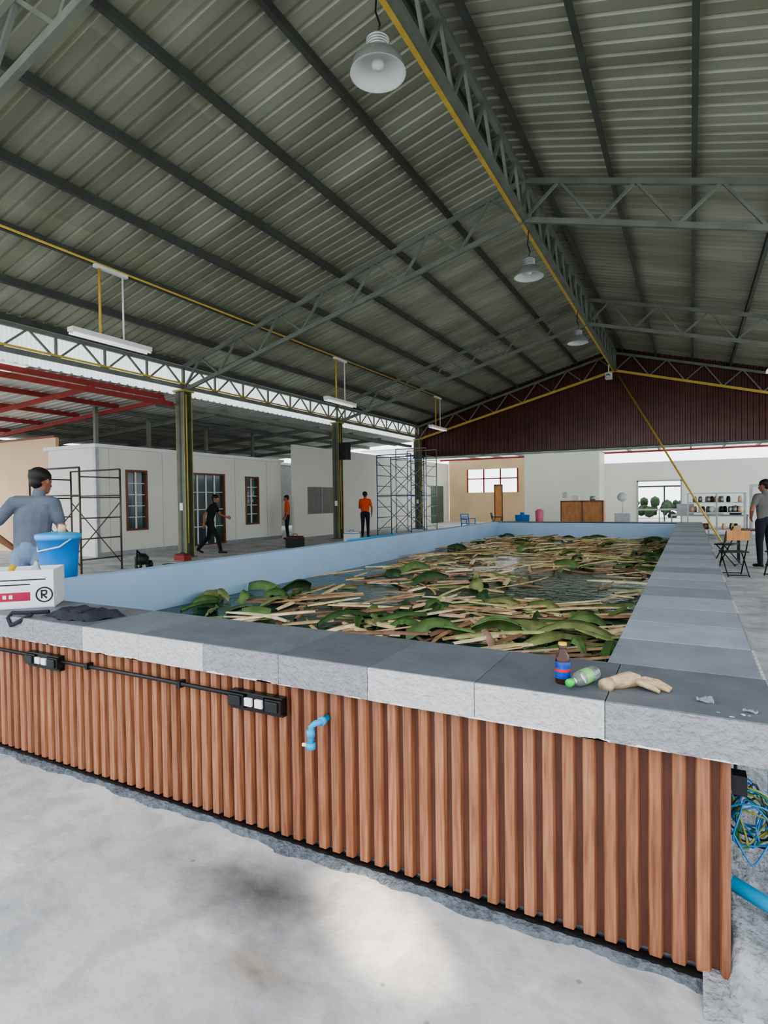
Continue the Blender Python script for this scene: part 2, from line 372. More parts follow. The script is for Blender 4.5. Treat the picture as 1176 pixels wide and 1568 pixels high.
# ---------------------------------------------------------------- raised pond
pond=empty('raised_pond')
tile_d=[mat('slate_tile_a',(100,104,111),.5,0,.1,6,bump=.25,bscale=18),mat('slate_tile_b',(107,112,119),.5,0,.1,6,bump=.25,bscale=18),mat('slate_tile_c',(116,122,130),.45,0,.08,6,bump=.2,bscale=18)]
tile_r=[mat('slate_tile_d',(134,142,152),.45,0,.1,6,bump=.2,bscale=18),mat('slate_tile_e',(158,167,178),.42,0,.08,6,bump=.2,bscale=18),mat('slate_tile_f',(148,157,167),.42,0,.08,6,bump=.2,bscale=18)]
fas_l=mat('granite_light',(194,194,193),.6,0,.06,30,bump=.8,bscale=60)
fas_d=mat('granite_dark',(148,149,152),.6,0,.08,30,bump=.8,bscale=60)
TX0,TX1,TY0,TY1=-5.0,.24,1.99,16.4; ZT=.85
B=MB()
w=.447
edges=[TX1,-.25]
while edges[-1]-w>TX0: edges.append(edges[-1]-w)
edges.append(TX0)
fpat=[1,0,0,1,1,0,0,1,1,0,1,0,0]
for i in range(len(edges)-1):
    a,b_=edges[i+1],edges[i]
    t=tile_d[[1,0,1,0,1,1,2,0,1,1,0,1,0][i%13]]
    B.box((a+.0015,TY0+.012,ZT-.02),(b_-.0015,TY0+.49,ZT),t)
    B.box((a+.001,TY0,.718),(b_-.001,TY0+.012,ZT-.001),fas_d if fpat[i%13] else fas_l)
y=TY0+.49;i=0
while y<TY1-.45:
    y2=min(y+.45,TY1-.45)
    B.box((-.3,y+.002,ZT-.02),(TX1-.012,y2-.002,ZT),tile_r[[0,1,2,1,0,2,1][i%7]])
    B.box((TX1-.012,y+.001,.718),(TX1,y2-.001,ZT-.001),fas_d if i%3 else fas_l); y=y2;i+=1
B.box((TX1-.012,TY0,.718),(TX1,TY0+.489,ZT-.001),fas_l)
x=TX0
while x<TX1:
    B.box((x+.002,TY1-.45,ZT-.02),(min(x+.45,TX1)-.002,TY1,ZT),tile_d[1]); x+=.45
B.obj('coping_tiles',pond,bevel=.002)
M_mort=mat('white_mortar',(225,225,222),.9,0,.05,20,bump=.5)
B=MB()
random.seed(3)
for k in range(40):
    cx=random.uniform(-4.5,.2); r=random.uniform(.01,.045)
    vs=[(cx+r*1.8*math.cos(t)*random.uniform(.6,1.1),TY0-.0012,.719+abs(r*.22*math.sin(t))*random.uniform(.4,1.3)) for t in np.linspace(0,math.pi,11)]
    B.add(vs,[tuple(range(11))],M_mort)
for k in range(4): 
    x=random.uniform(.05,.2); y=random.uniform(2.0,2.15); r=random.uniform(.004,.012)
    B.add([(x+r*math.cos(t)*random.uniform(.5,1.3),y+r*math.sin(t)*random.uniform(.5,1.3),.8512) for t in np.linspace(0,2*math.pi,9)[:-1]],[tuple(range(8))],M_mort)
B.obj('mortar_smears',pond)
B=MB()
B.box((TX0,2.06,0),(.10,2.44,.83),M_skinrough)
B.box((-.27,2.44,0),(.10,TY1-.05,.83),M_skinrough)
B.box((TX0,TY1-.42,0),(.1,TY1-.05,.83),M_skinrough)
B.box((TX0,2.44,0),(TX0+.15,TY1-.42,.83),M_skinrough)
B.obj('masonry_core',pond)
B=MB()
B.box((TX0+.15,2.44,.1),(-.3,2.47,.83),M_blue); B.box((-.3,2.44,.1),(-.27,TY1-.42,.83),M_blue)
B.box((TX0+.15,TY1-.45,.1),(-.3,TY1-.42,.845),M_blue); B.box((TX0+.15,2.47,.1),(TX0+.18,TY1-.45,.85),M_blue)
B.box((TX0,2.5,.83),(TX0+.15,TY1-.45,.85),M_blue); B.box((TX0+.15,2.44,.05),(-.27,TY1-.42,.1),M_blue)
B.obj('painted_basin',pond)
# slats
m=bpy.data.materials.new('wpc_wood'); m.use_nodes=True; nt=m.node_tree;N=nt.nodes;L=nt.links;b=N['Principled BSDF']; b.inputs['Roughness'].default_value=.42
tc=N.new('ShaderNodeTexCoord'); sp=N.new('ShaderNodeSeparateXYZ'); L.new(tc.outputs['Object'],sp.inputs[0])
dv=N.new('ShaderNodeMath'); dv.operation='DIVIDE'; dv.inputs[1].default_value=.068; L.new(sp.outputs[0],dv.inputs[0])
fl=N.new('ShaderNodeMath'); fl.operation='FLOOR'; L.new(dv.outputs[0],fl.inputs[0])
wn=N.new('ShaderNodeTexWhiteNoise'); wn.noise_dimensions='1D'; L.new(fl.outputs[0],wn.inputs['W'])
mp=N.new('ShaderNodeMapping'); mp.inputs['Scale'].default_value=(40,40,2.2); L.new(tc.outputs['Object'],mp.inputs[0])
nz=N.new('ShaderNodeTexNoise'); nz.inputs['Scale'].default_value=2; nz.inputs['Detail'].default_value=6; L.new(mp.outputs[0],nz.inputs['Vector'])
rp=N.new('ShaderNodeValToRGB'); rp.color_ramp.elements[0].position=.3;rp.color_ramp.elements[1].position=.72
rp.color_ramp.elements[0].color=lin((132,84,62)); rp.color_ramp.elements[1].color=lin((188,134,100)); L.new(nz.outputs['Fac'],rp.inputs[0])
mx=N.new('ShaderNodeMixRGB'); mx.blend_type='MULTIPLY'; mx.inputs[0].default_value=1; L.new(rp.outputs[0],mx.inputs[1])
r2=N.new('ShaderNodeValToRGB'); r2.color_ramp.elements[0].color=(.76,.71,.68,1); r2.color_ramp.elements[1].color=(1.0,1.0,1.0,1); L.new(wn.outputs[0],r2.inputs[0]); L.new(r2.outputs[0],mx.inputs[2])
L.new(mx.outputs[0],b.inputs['Base Color'])
M_wpc=m; M_groove=mat('wpc_groove',(92,54,40),.5,0,.15,10,stretch=(10,10,1))
B=MB(); p=.068
B.box((TX0,2.045,.04),(.10,2.06,.74),M_groove)
i0=math.floor(TX0/p)+1; i1=math.floor(.09/p)
for i in range(i0,i1+1):
    xa=i*p+.009; xb=i*p+.056
    if xb>.104: xb=.104
    ins=.006
    vs=[(xa,2.046,.03),(xa+ins,2.024,.03),(xb-ins,2.024,.03),(xb,2.046,.03),(xa,2.046,.735),(xa+ins,2.024,.735),(xb-ins,2.024,.735),(xb,2.046,.735)]
    B.add(vs,[(0,1,5,4),(1,2,6,5),(2,3,7,6),(0,3,2,1),(4,5,6,7)],M_wpc)
B.box((.085,2.018,.02),(.106,2.075,.735),M_wpc)
B.obj('fluted_cladding',pond,bevel=.002)
B=MB()
B.box((TX0,2.008,.006),(.11,2.045,.026),M_black)
B.obj('bottom_trim',pond)
M_grav=mat('wet_cement',(98,106,114),.85,0,.3,30,bump=1.0,bscale=60)
B=MB(); n=300; vs=[];fs=[]
random.seed(11)
for i in range(n+1):
    x=TX0+(TX1+.0-TX0)*i/n
    wv=.022+.012*math.sin(x*7)+.008*math.sin(x*23)+random.uniform(-.005,.005)
    if -1.6<x<-1.0: wv+=.012
    vs+=[(x,2.0-wv,.001),(x,2.0-wv*.45,.012+random.uniform(0,.008)),(x,2.01,.018+random.uniform(0,.006)),(x,2.06,.02)]
for i in range(n):
    for j in range(3): a=i*4+j; fs.append((a,a+4,a+5,a+1))
B.add(vs,fs,M_grav,True)
B.obj('cement_fillet',pond)
M_mound=mat('dry_cement_heap',(150,154,157),.95,0,.3,12,bump=1.0,bscale=40)
B=MB(); random.seed(6); vs=[];fs=[]; nx,ny=44,110
def hp(x,y):
    ex=max(0,x-.12); ey=max(0,2.08-y)
    d=math.hypot(ex/(.34+.06*math.sin(y*3)+.05*math.sin(x*9+y*7)),ey/(.15+.03*math.sin(x*30)))
    return max(0,1-d)**1.1*(.11+.03*math.sin(y*4))
for i in range(nx+1):
    for j in range(ny+1):
        x=.03+.75*i/nx; y=1.88+4*j/ny; h=hp(x,y)
        if x<.11 : h=min(h,.03)
        vs.append((x,y,h+(random.uniform(0,.010) if h>.006 else 0)+.0005))
for i in range(nx):
    for j in range(ny): a=i*(ny+1)+j; fs.append((a,a+ny+1,a+ny+2,a+1))
fs=[q for q in fs if max(vs[k][2] for k in q)>.001 and not (max(vs[k][0] for k in q)<.1 and min(vs[k][1] for k in q)>2.06)]
B.add(vs,fs,M_mound,True); B.obj('cement_heap')
# water
M_water=bpy.data.materials.new('pond_water'); M_water.use_nodes=True; nt=M_water.node_tree;N=nt.nodes;L=nt.links;b=N['Principled BSDF']
b.inputs['Base Color'].default_value=lin((38,76,62)); b.inputs['Roughness'].default_value=.12; b.inputs['IOR'].default_value=1.25; b.inputs['Specular IOR Level'].default_value=.32
b.inputs['Specular Tint'].default_value=(.75,.92,.82,1)
tc=N.new('ShaderNodeTexCoord'); nz=N.new('ShaderNodeTexNoise'); nz.inputs['Scale'].default_value=9; nz.inputs['Detail'].default_value=3; L.new(tc.outputs['Object'],nz.inputs['Vector'])
bp=N.new('ShaderNodeBump'); bp.inputs['Strength'].default_value=.35; bp.inputs['Distance'].default_value=.03; L.new(nz.outputs['Fac'],bp.inputs['Height']); L.new(bp.outputs[0],b.inputs['Normal'])
B=MB(); B.box((TX0+.17,2.46,.12),(-.29,TY1-.44,.42),M_water); B.obj('water_surface',pond)
# debris
cols=[(214,194,150),(198,170,124),(168,132,98),(176,174,118),(132,102,80),(224,212,174),(186,150,132),(122,136,80)]
M_deb=[mat('banana_stalk_%d'%i,c_,.6,0,.22,10,stretch=(1,1,1)) for i,c_ in enumerate(cols)]
M_leaf=[mat('banana_leaf_%d'%i,c_,.6,0,.25,9) for i,c_ in enumerate([(76,108,58),(98,126,74),(58,84,48),(124,132,82)])]
def openw(x,y):
    if ((x+1.35)/.85)**2+((y-7.3)/1.5)**2<1: return .03
    if ((x+2.7)/.55)**2+((y-10.0)/1.5)**2<1: return .08
    if ((x+3.3)/.8)**2+((y-6.0)/.6)**2<1: return .12
    if ((x+1.2)/.4)**2+((y-11.8)/.9)**2<1: return .15
    if x<-4.0 and y<10: return .12
    if x<-3.4 and y<8: return .4
    if ((x+2.2)/.6)**2+((y-6.2)/.5)**2<1: return .4
    if y>10: return .75
    return .9
random.seed(5)
B=MB(); cnt=0
def stalk(B,x,y,ln,ang,wd,cu,z0,tl,mt):
    ca,sa=math.cos(ang),math.sin(ang); vs=[];fs=[];nl=6
    for i in range(nl+1):
        s=(i/nl-.5)*ln; off=cu*(s*s)*1.2; tp=wd*(1-.35*abs(2*i/nl-1)**2)
        for j in range(5):
            t=math.pi*j/4; q=off+tp*math.cos(t); px=x+ca*s-sa*q; py=y+sa*s+ca*q
            px=min(max(px,-4.8),-.31); py=min(max(py,2.5),15.93)
            vs.append((px,py,z0+tp*.7*math.sin(t)+tl*(s/ln+.5)))
    for i in range(nl):
        for j in range(4): a=i*5+j; fs.append((a,a+1,a+6,a+5))
    B.add(vs,fs,mt,True)
while cnt<860:
    x=random.uniform(-4.6,-.45); y=random.uniform(3.6,15.8)
    if random.random()>openw(x,y): continue
    base=random.gauss(.3,.6) if random.random()<.6 else random.uniform(0,3.14)
    for q in range(random.choice((1,1,2,3))):
        ln=random.choice([.22,.32,.45,.6,.8,1.0])*random.uniform(.8,1.2); ang=base+random.gauss(0,.25)
        stalk(B,x+random.gauss(0,.14),y+random.gauss(0,.14),ln,ang,random.uniform(.014,.038),random.uniform(-.3,.3),.415+random.uniform(0,.05),random.uniform(-.03,.06),random.choices(M_deb,[5,4,4,3,4,4,3,2])[0]); cnt+=1
B.obj('floating_banana_stalks')
B=MB(); 
spots=[]
random.seed(9)
for k in range(15): spots.append((random.uniform(-4.7,-3.5),random.uniform(4.1,5.6)))
for k in range(14): spots.append((random.uniform(-2.7,-1.7),random.uniform(4.2,5.2)))
for k in range(14): spots.append((random.uniform(-1.4,-.5),random.uniform(4.1,5.0)))
for k in range(20): spots.append((random.uniform(-.9,-.4),random.uniform(9.0,15.5)))
for k in range(60):
    x,y=random.uniform(-4.6,-.4),random.uniform(5,15.8)
    if openw(x,y)>.3: spots.append((x,y))
for (x,y) in spots:
    ln=random.uniform(.25,.6); wd=random.uniform(.035,.09); ang=random.uniform(0,6.28); z0=.43+random.uniform(0,.05); up=random.uniform(0,.09); fold=random.uniform(-.05,.05)
    ca,sa=math.cos(ang),math.sin(ang); vs=[];nl=12;fs=[];cb=random.uniform(-.4,.4)
    for i in range(nl+1):
        f=i/nl; s=(f-.5)*ln; h=z0+up*math.sin(f*3.1)
        for j,(q,dz) in enumerate(((-1,-.02),(-.5,.018),(0,0.0),(.5,.018),(1,-.02))):
            tp=wd*max(.02,math.sin(math.pi*(f*.92+.05)))**.6*(random.uniform(.35,1.1) if abs(q)==1 else 1)
            qq=q*tp+cb*s*s; px=x+ca*s-sa*qq; py=y+sa*s+ca*qq; px=min(max(px,-4.8),-.31); py=min(max(py,2.5),15.93)
            vs.append((px,py,h+dz+q*fold))
    for i in range(nl):
        for j in range(4): a=i*5+j; fs.append((a,a+1,a+6,a+5))
    B.add(vs,fs,random.choice(M_leaf),True)
B.obj('floating_banana_leaves')
# conduit + outlets + tap
B=MB(); B.tube([(-5.0,2.0,.635),(-3.45,2.0,.635)],.011,M_black); B.tube([(-3.13,2.0,.632),(-2.4,2.0,.637),(-1.88,2.0,.635)],.011,M_black)
for x in (-4.4,-2.9,-2.2): B.box((x-.01,1.985,.618),(x+.01,2.024,.652),M_black)
B.obj('electrical_conduit')
for x0,x1 in ((-3.44,-3.14),(-1.87,-1.57)):
    B=MB(); w=(x1-x0)
    B.box((x0,1.975,.59),(x0+w*.3,2.024,.65),M_black); B.box((x1-w*.3,1.975,.59),(x1,2.024,.65),M_black); B.box((x0+w*.34,1.985,.585),(x1-w*.34,2.024,.655),M_black)
    B.box((x0+w*.0,1.99,.575),(x1,2.024,.588),M_black); B.box((x0,1.985,.65),(x1,2.024,.66),M_black)
    for q in (x0+w*.32,x1-w*.48): B.box((q,1.971,.602),(q+w*.14,1.985,.64),M_white)
    for q in (x0+w*.03,x1-w*.27): B.box((q,1.966,.598),(q+w*.22,1.976,.643),M_dark)
    B.obj('power_outlet_box',bevel=.003)
B=MB()
B.tube([(-1.36,2.03,.60),(-1.36,1.97,.60),(-1.375,1.955,.598),(-1.39,1.95,.585),(-1.395,1.95,.5)],.013,M_bluepvc,12)
B.lathe((-1.395,1.95,.54),[(.0,0),(.018,0),(.018,.03),(.0,.03)],M_bluepvc,16); B.lathe((-1.395,1.95,.49),[(0,0),(.02,0),(.02,.025),(0,.025)],M_bluepvc,16)
B.lathe((-1.36,2.0,.60),[(0,0),(.018,0),(.018,.025),(0,.025)],M_bluepvc,16,axis=(0,-1,0)); B.tube([(-1.41,1.945,.505),(-1.43,1.94,.505)],.008,M_white)
B.obj('blue_pvc_tap')
B=MB(); B.tube([(.12,2.3,.18),(.3,2.25,.13),(.7,2.15,.1)],.025,M_bluepvc,12); B.tube([(.3,2.9,.82),(.3,2.9,.3),(.3,2.92,.1)],.014,M_bluepvc,10); B.tube([(.36,2.96,.7),(.35,2.96,.1)],.014,M_bluepvc,10)
B.obj('blue_water_pipe')
B=MB(); random.seed(2)
cc=[mat('cable_blue',(50,130,190),.4),mat('cable_yellow',(150,145,60),.4),mat('cable_green',(50,120,70),.4),M_black]
for k in range(16):
    rx=random.uniform(.035,.07);rz=random.uniform(.06,.11);cy=random.uniform(2.38,2.5);cz=.35+random.uniform(-.03,.03);xx=.19
    B.tube([(xx+rx*math.cos(t)+.02*math.sin(2*t+k),cy+.02*math.cos(t*2+k),cz+rz*math.sin(t)) for t in np.linspace(0,2*math.pi,20)[:-1]],.0035,cc[[0,1,2,0,3,0][k%6]],6,closed=True)
B.tube([(.14,2.4,.44),(.14,2.4,.6),(.12,2.38,.7)],.006,M_black)
B.box((.11,2.05,.6),(.15,2.1,.66),M_black)
B.obj('cable_coil')
# ---------------------------------------------------------------- items on coping
M_amber=mat('amber_glass',(60,32,18),.12,0,.1,5); M_lab=mat('blue_label',(30,70,170),.5,0,.35,60); M_ycap=mat('yellow_cap',(220,180,50),.4); M_redl=mat('red_label',(200,40,40),.5)
B=MB(); c0=(-.41,2.13,.85)
B.lathe(c0,[(0,0),(.024,0),(.026,.006),(.026,.085),(.022,.1),(.013,.115),(.012,.13)],M_amber,24)
B.lathe(c0,[(.0265,.02),(.0268,.022),(.0268,.078),(.0265,.08)],M_lab,24); B.lathe(c0,[(.0271,.045),(.0271,.055)],M_redl,24); B.lathe(c0,[(.0145,.126),(.0145,.146),(0,.147)],M_amber,20); B.lathe(c0,[(.0148,.138),(.0148,.147),(0,.1475)],M_ycap,20)
B.obj('energy_drink_bottle')
M_pet=mat('clear_pet',(225,238,230),.08,0,.02,3,trans=.85); M_gcap=mat('green_cap',(60,200,80),.4); M_glab=mat('green_label',(150,210,130),.4,0,.2,20)
B=MB(); ax=Vector((.35,.94,0)).normalized(); c0=Vector((-.375,2.05,.876))
B.lathe(c0,[(0,0),(.014,0),(.014,.018),(.012,.02)],M_gcap,18,axis=ax); B.lathe(c0,[(.011,.018),(.012,.035),(.024,.06),(.027,.075),(.025,.09),(.027,.105),(.025,.12),(.027,.135),(.027,.17),(.022,.185),(.0,.188)],M_pet,20,axis=ax)
B.lathe(c0,[(.0275,.08),(.0278,.13)],M_glab,20,axis=ax)
B.obj('plastic_water_bottle')
M_glove=mat('tan_glove',(196,172,138),.85,0,.2,40,bump=.5)
B=MB()
B.tube([(-.25,2.14,.868),(-.22,2.16,.872),(-.19,2.19,.876),(-.16,2.2,.873)],[.02,.026,.028,.02],M_glove,10)
for dx,dy,l in ((.02,.02,.07),(.03,.0,.08),(.03,-.02,.075),(.015,-.035,.06)): B.tube([(-.17,2.19,.872),(-.17+dx*1.2,2.19+dy,.876),(-.17+dx+l*.7,2.19+dy*1.4+.01,.866),(-.17+dx+l,2.19+dy*1.5,.86)],[.014,.011,.01,.006],M_glove,8)
B.tube([(-.2,2.17,.87),(-.195,2.21,.87),(-.18,2.24,.862)],[.013,.011,.007],M_glove,8)
B.tube([(-.25,2.14,.868),(-.265,2.11,.864)],[.022,.026],M_glove,10)
B.obj('work_glove')
M_film=mat('clear_film',(200,205,210),.15,0,.02,3,trans=.6)
for (x,y,sx,sy) in ((.04,2.13,.05,.03),(.16,2.08,.04,.02),(.05,2.16,.025,.02)):
    B=MB(); n=6; vs=[(x+sx*(i/n-.5)*1.0,y+sy*(j/n-.5)*1.2,.852+random.uniform(0,.008)) for i in range(n+1) for j in range(n+1)]
    B.add(vs,[(i*(n+1)+j,(i+1)*(n+1)+j,(i+1)*(n+1)+j+1,i*(n+1)+j+1) for i in range(n) for j in range(n)],M_film); B.obj('plastic_scrap')
M_mag=mat('magenta_print',(170,30,70),.5); M_ink=mat('black_print',(30,30,34),.5); M_card=mat('white_carton',(228,230,232),.6,0,.03,3)
B=MB(); W=.25; D=.3; H=.245
for a,b_ in (((-W,0,0),(W,.006,H)),((-W,D-.006,0),(W,D,H)),((-W,0,0),(-W+.006,D,H)),((W-.006,0,0),(W,D,H)),((-W,0,0),(W,D,.006))): B.box(a,b_,M_card)
B.box((-W,-.001,.05),(W-.14,0,.105),M_mag); B.box((-W+.03,-.001,.15),(W-.14,0,.158),M_ink);B.box((-W+.03,-.001,.18),(W-.05,0,.188),M_ink)
for k in range(7): B.box((-W+.03+k*.035,-.0016,.066),(-W+.05+k*.035,-.001,.09),M_card)
B.tube([(W-.06+.046*math.cos(t),-.001,.085+.046*math.sin(t)) for t in np.linspace(0,2*math.pi,28)[:-1]],.005,M_ink,6,closed=True)
q=W-.08
B.box((q,-.002,.06),(q+.01,0,.115),M_ink);B.box((q,-.002,.105),(q+.032,0,.115),M_ink);B.box((q,-.002,.081),(q+.032,0,.09),M_ink);B.box((q+.028,-.002,.085),(q+.037,0,.111),M_ink);B.beam((q+.012,-.001,.085),(q+.034,-.001,.06),.002,.01,M_ink)
B.lathe((.12,.12,.05),[(0,0),(.03,0),(.032,.17),(.02,.21),(.012,.23),(.012,.25),(0,.25)],M_pet,16)
B.tube([(-.1,.1,.1),(-.02,.16,.265)],.02,M_ycap,8); B.box((-.2,.06,.1),(-.12,.14,.265),M_white)
o=B.obj('cardboard_carton'); o.location=(-3.83,2.12,.851); o.rotation_euler[2]=math.radians(46)
B=MB()
random.seed(8)
vs=[];fs=[];nx,ny=14,8
for i in range(nx+1):
    for j in range(ny+1):
        u,v=i/nx,j/ny; e=min(u,1-u,v,1-v)*6
        vs.append((-3.42+.42*u+.05*v,2.06+.22*v+.02*math.sin(u*9),.852+.045*min(1,e)+.008*math.sin(i*2.1+j)))
for i in range(nx):
    for j in range(ny): a=i*(ny+1)+j; fs.append((a,a+ny+1,a+ny+2,a+1))
M_bag=mat('dark_fabric',(44,46,56),.85,0,.2,20,bump=.3)
B.add(vs,fs,M_bag,True)
B.box((-3.2,2.1,.892),(-3.1,2.2,.905),M_bag)
B.tube([(-3.4,2.1,.875),(-3.5,2.05,.87),(-3.6,2.0,.87),(-3.62,1.985,.84),(-3.58,1.98,.8),(-3.5,1.98,.83),(-3.45,2.03,.87)],.012,M_bag,8)
B.obj('tool_belt_bag')
M_bkt=mat('blue_plastic',(36,128,206),.35,0,.05,3)
bx,by=-5.36,3.42
B=MB(); 
for dx in (-.18,.18):
    for dy in (-.18,.18): B.box((bx+dx-.02,by+dy-.02,0),(bx+dx+.02,by+dy+.02,.75),M_wood)
B.box((bx-.22,by-.22,.75),(bx+.22,by+.22,.78),M_wood); B.obj('wooden_stool')
B=MB(); c0=(bx,by,.78)
B.lathe(c0,[(0,0),(.15,0),(.155,.01),(.167,.2),(.182,.39),(.192,.395),(.192,.42),(.18,.425)],M_bkt,32)
B.lathe(c0,[(.197,.41),(.2,.425),(.198,.45),(.17,.46),(.05,.475),(0,.475)],mat('light_blue_lid',(70,170,235),.35),32)
B.tube([(bx-.19,by,1.19),(bx-.17,by-.1,1.12),(bx,by-.2,1.08),(bx+.17,by-.1,1.12),(bx+.19,by,1.19)],.008,M_white,6)
B.tube([(bx+.05,by,1.255),(bx+.07,by,1.32)],.035,M_tan,10)
B.obj('drinks_cooler_bucket')
# ---------------------------------------------------------------- scaffolds
def scaffold(x,y,w,d,h,mt,name):
    B=MB(); r=.022
    for xx in (x,x+w):
        for yy in (y,y+d): B.tube([(xx,yy,0),(xx,yy,h)],r,mt,8)
        zz=.3
        while zz<=h: B.tube([(xx,y,zz),(xx,y+d,zz)],r*.8,mt,6); zz+=.45
    for yy in (y,y+d):
        zz=.15
        while zz+1.5<=h+.2:
            B.tube([(x,yy,zz),(x+w,yy,zz+1.4)],r*.6,mt,6);B.tube([(x+w,yy,zz),(x,yy,zz+1.4)],r*.6,mt,6); B.tube([(x,yy,zz+1.55),(x+w,yy,zz+1.55)],r*.8,mt,6); zz+=1.6
    B.tube([(x,y,h),(x+w,y,h)],r,mt,6);B.tube([(x,y+d,h),(x+w,y+d,h)],r,mt,6)
    return B.obj(name)
M_scaf=mat('scaffold_brown',(92,84,78),.5,.4); M_scafb=mat('scaffold_blue',(70,100,150),.45,.3)
scaffold(-13.4,7.9,1.8,1.0,2.3,M_scaf,'scaffold')
scaffold(-11.8,21.6,1.6,1.3,3.4,M_scafb,'scaffold')
scaffold(-11.9,23.6,1.5,1.2,3.8,M_galv,'scaffold')
yc=YT[2]
B=MB(); B.box((-12.06,yc-.3,3.1),(-11.72,yc+.05,3.75),M_black); B.lathe((-11.89,yc-.3,3.3),[(.0,0),(.13,0),(.12,.015),(0,.02)],M_dark,20,axis=(0,-1,0)); B.beam((-12.06,yc,3.4),(-12.14,yc,3.4),.04,.04,M_black); B.obj('loudspeaker',bevel=.01)
B=MB(); B.tube([(-2.75,26.6,6.75),(-.95,24.3,3.4),(.88,22,.0)],.035,M_yel,8); B.obj('leaning_pole')
B=MB(); B.box((-3.1,25.3,6.35),(-2.85,25.6,6.6),M_white); B.beam((-2.98,25.45,6.6),(-2.98,25.45,6.94),.04,.04,M_white); B.lathe((-2.98,25.3,6.47),[(0,0),(.08,0),(.1,.08),(0.09,.08)],M_galv,16,axis=(0,-1,-.3)); B.obj('floodlight')
B=MB(); B.lathe((2.55,25,5.9),[(0,0),(.16,0),(.14,.12),(.05,.2),(0,.2)],M_tube,20); B.tube([(2.55,25,6.1),(2.55,25,6.5)],.01,M_black); B.obj('small_pendant_lamp')
# ---------------------------------------------------------------- back things
B=MB(); B.box((-5.4,27.8,.1),(-3.5,28.4,1.35),M_wood)
for x in (-5.4,-4.45,-3.55): B.box((x,27.77,.1),(x+.05,27.8,1.35),M_brownf)
for z in (.1,1.31): B.box((-5.4,27.77,z),(-3.5,27.8,z+.05),M_brownf)
B.box((-5.3,27.8,0),(-5.2,27.9,.1),M_brownf);B.box((-3.7,27.8,0),(-3.6,27.9,.1),M_brownf)
B.box((-4.9,27.9,1.35),(-4.6,28.2,1.6),M_white); B.lathe((-4.0,28,1.35),[(0,0),(.12,0),(.14,.2),(0,.22)],M_galv,14)
B.obj('wooden_cabinet')
B=MB()
for x in (-.1,.8,1.65):
    for y in (23.2,23.8): B.box((x-.02,y-.02,0),(x+.02,y+.02,1.6),M_galv)
for z in (.3,.9,1.25,1.58): B.box((-.12,23.2,z),(1.67,23.8,z+.03),M_galv)
random.seed(4)
for k in range(34):
    x=random.uniform(0,1.5);z=random.choice((.33,.93,.93,1.28,1.28)); B.lathe((x,random.uniform(23.3,23.7),z),[(0,0),(.06,0),(.07,.1),(.05,.2),(0,.21)],random.choice([M_white,M_tan,M_galv,M_galv,M_dark,M_brownf]),12)
B.obj('steel_shelf_rack')
B=MB()
B.box((-.7,25.4,.72),(1.9,26.0,.78),M_galv); B.box((-.7,25.4,.25),(1.9,26.0,.28),M_galv)
for x in (-.68,.6,1.85):
    for y in (25.42,25.95): B.box((x-.02,y-.02,0),(x+.02,y+.02,.72),M_galv)
B.box((-.5,25.5,.78),(.1,25.9,1.2),M_galv); B.box((.5,25.5,.78),(1.1,25.9,1.05),M_white); B.lathe((1.5,25.7,.78),[(0,0),(.2,0),(.22,.3),(.02,.34),(0,.36)],M_dark,16)
B.obj('prep_counter')
B=MB()
B.box((-2.9,26.5,0),(-2.3,27.1,.8),M_galv); B.tube([(-2.6,26.8,.8),(-2.6,26.8,1.7)],.02,M_white); B.lathe((-2.6,26.7,1.5),[(0,0),(.2,0),(.2,.1),(0,.1)],M_white,20,axis=(0,-1,0)); B.obj('standing_fan')
B=MB(); B.lathe((-7.0,27,0),[(0,0),(.3,0),(.34,.7),(.36,.72),(0,.74)],M_bkt,20); B.lathe((-7.0,27,.74),[(.1,0),(.1,.1),(0,.1)],M_bkt,16); B.obj('blue_barrel')
B=MB(); B.lathe((-6.2,27,0),[(0,0),(.15,0),(.2,.9),(.1,1.0),(0,1.0)],mat('pink_plastic',(220,120,140),.4),16); B.obj('pink_pail')
B=MB(); B.box((1.9,24.5,.0),(2.9,25.1,1.9),M_galv); B.box((1.95,24.48,.1),(2.38,24.5,1.8),M_white); B.box((2.42,24.48,.1),(2.85,24.5,1.8),M_white);B.box((2.34,24.45,.9),(2.37,24.48,1.2),M_dark); B.box((2.43,24.45,.9),(2.46,24.48,1.2),M_dark); B.obj('steel_fridge')
def crate(name,x,y,w,d,h,mt,tm):
    B=MB(); B.box((x,y,0),(x+w,y+d,h*.75),mt); B.box((x-.01,y-.01,h*.75),(x+w+.01,y+d+.01,h*.8),tm); B.box((x+.02,y+.02,h*.8),(x+w-.02,y+d-.02,h*.9),mt); B.tube([(x+w*.3,y+d/2,h*.88),(x+w*.35,y+d/2,h*1.05),(x+w*.65,y+d/2,h*1.05),(x+w*.7,y+d/2,h*.88)],.012,tm); B.obj(name,bevel=.008)
crate('toolbox',-10.2,8.8,.5,.25,.2,M_dark,M_galv); crate('toolbox',-11.9,10.7,.35,.25,.2,M_red,M_black); crate('toolbox',-11.2,17.9,.5,.35,.4,M_white,M_bkt); crate('toolbox',-11.6,15.0,.5,.35,.42,M_dark,M_red)
vx=-11.05
B=MB(); B.lathe((vx,9.0,.12),[(0,0),(.14,0),(.16,.16),(.09,.24),(0,.25)],M_dark,18); B.lathe((vx,8.88,.1),[(.06,0),(.1,0),(.1,.05),(.06,.05)],M_black,16,axis=(0,1,0)); B.lathe((vx,9.18,.1),[(0,0),(.1,0),(.1,.05),(0,.05)],M_black,16,axis=(0,1,0)); B.tube([(vx,9,.32),(vx+.1,8.8,.45),(vx+.2,8.7,.2),(vx+.3,8.6,.03)],.02,M_black); B.obj('shop_vacuum')
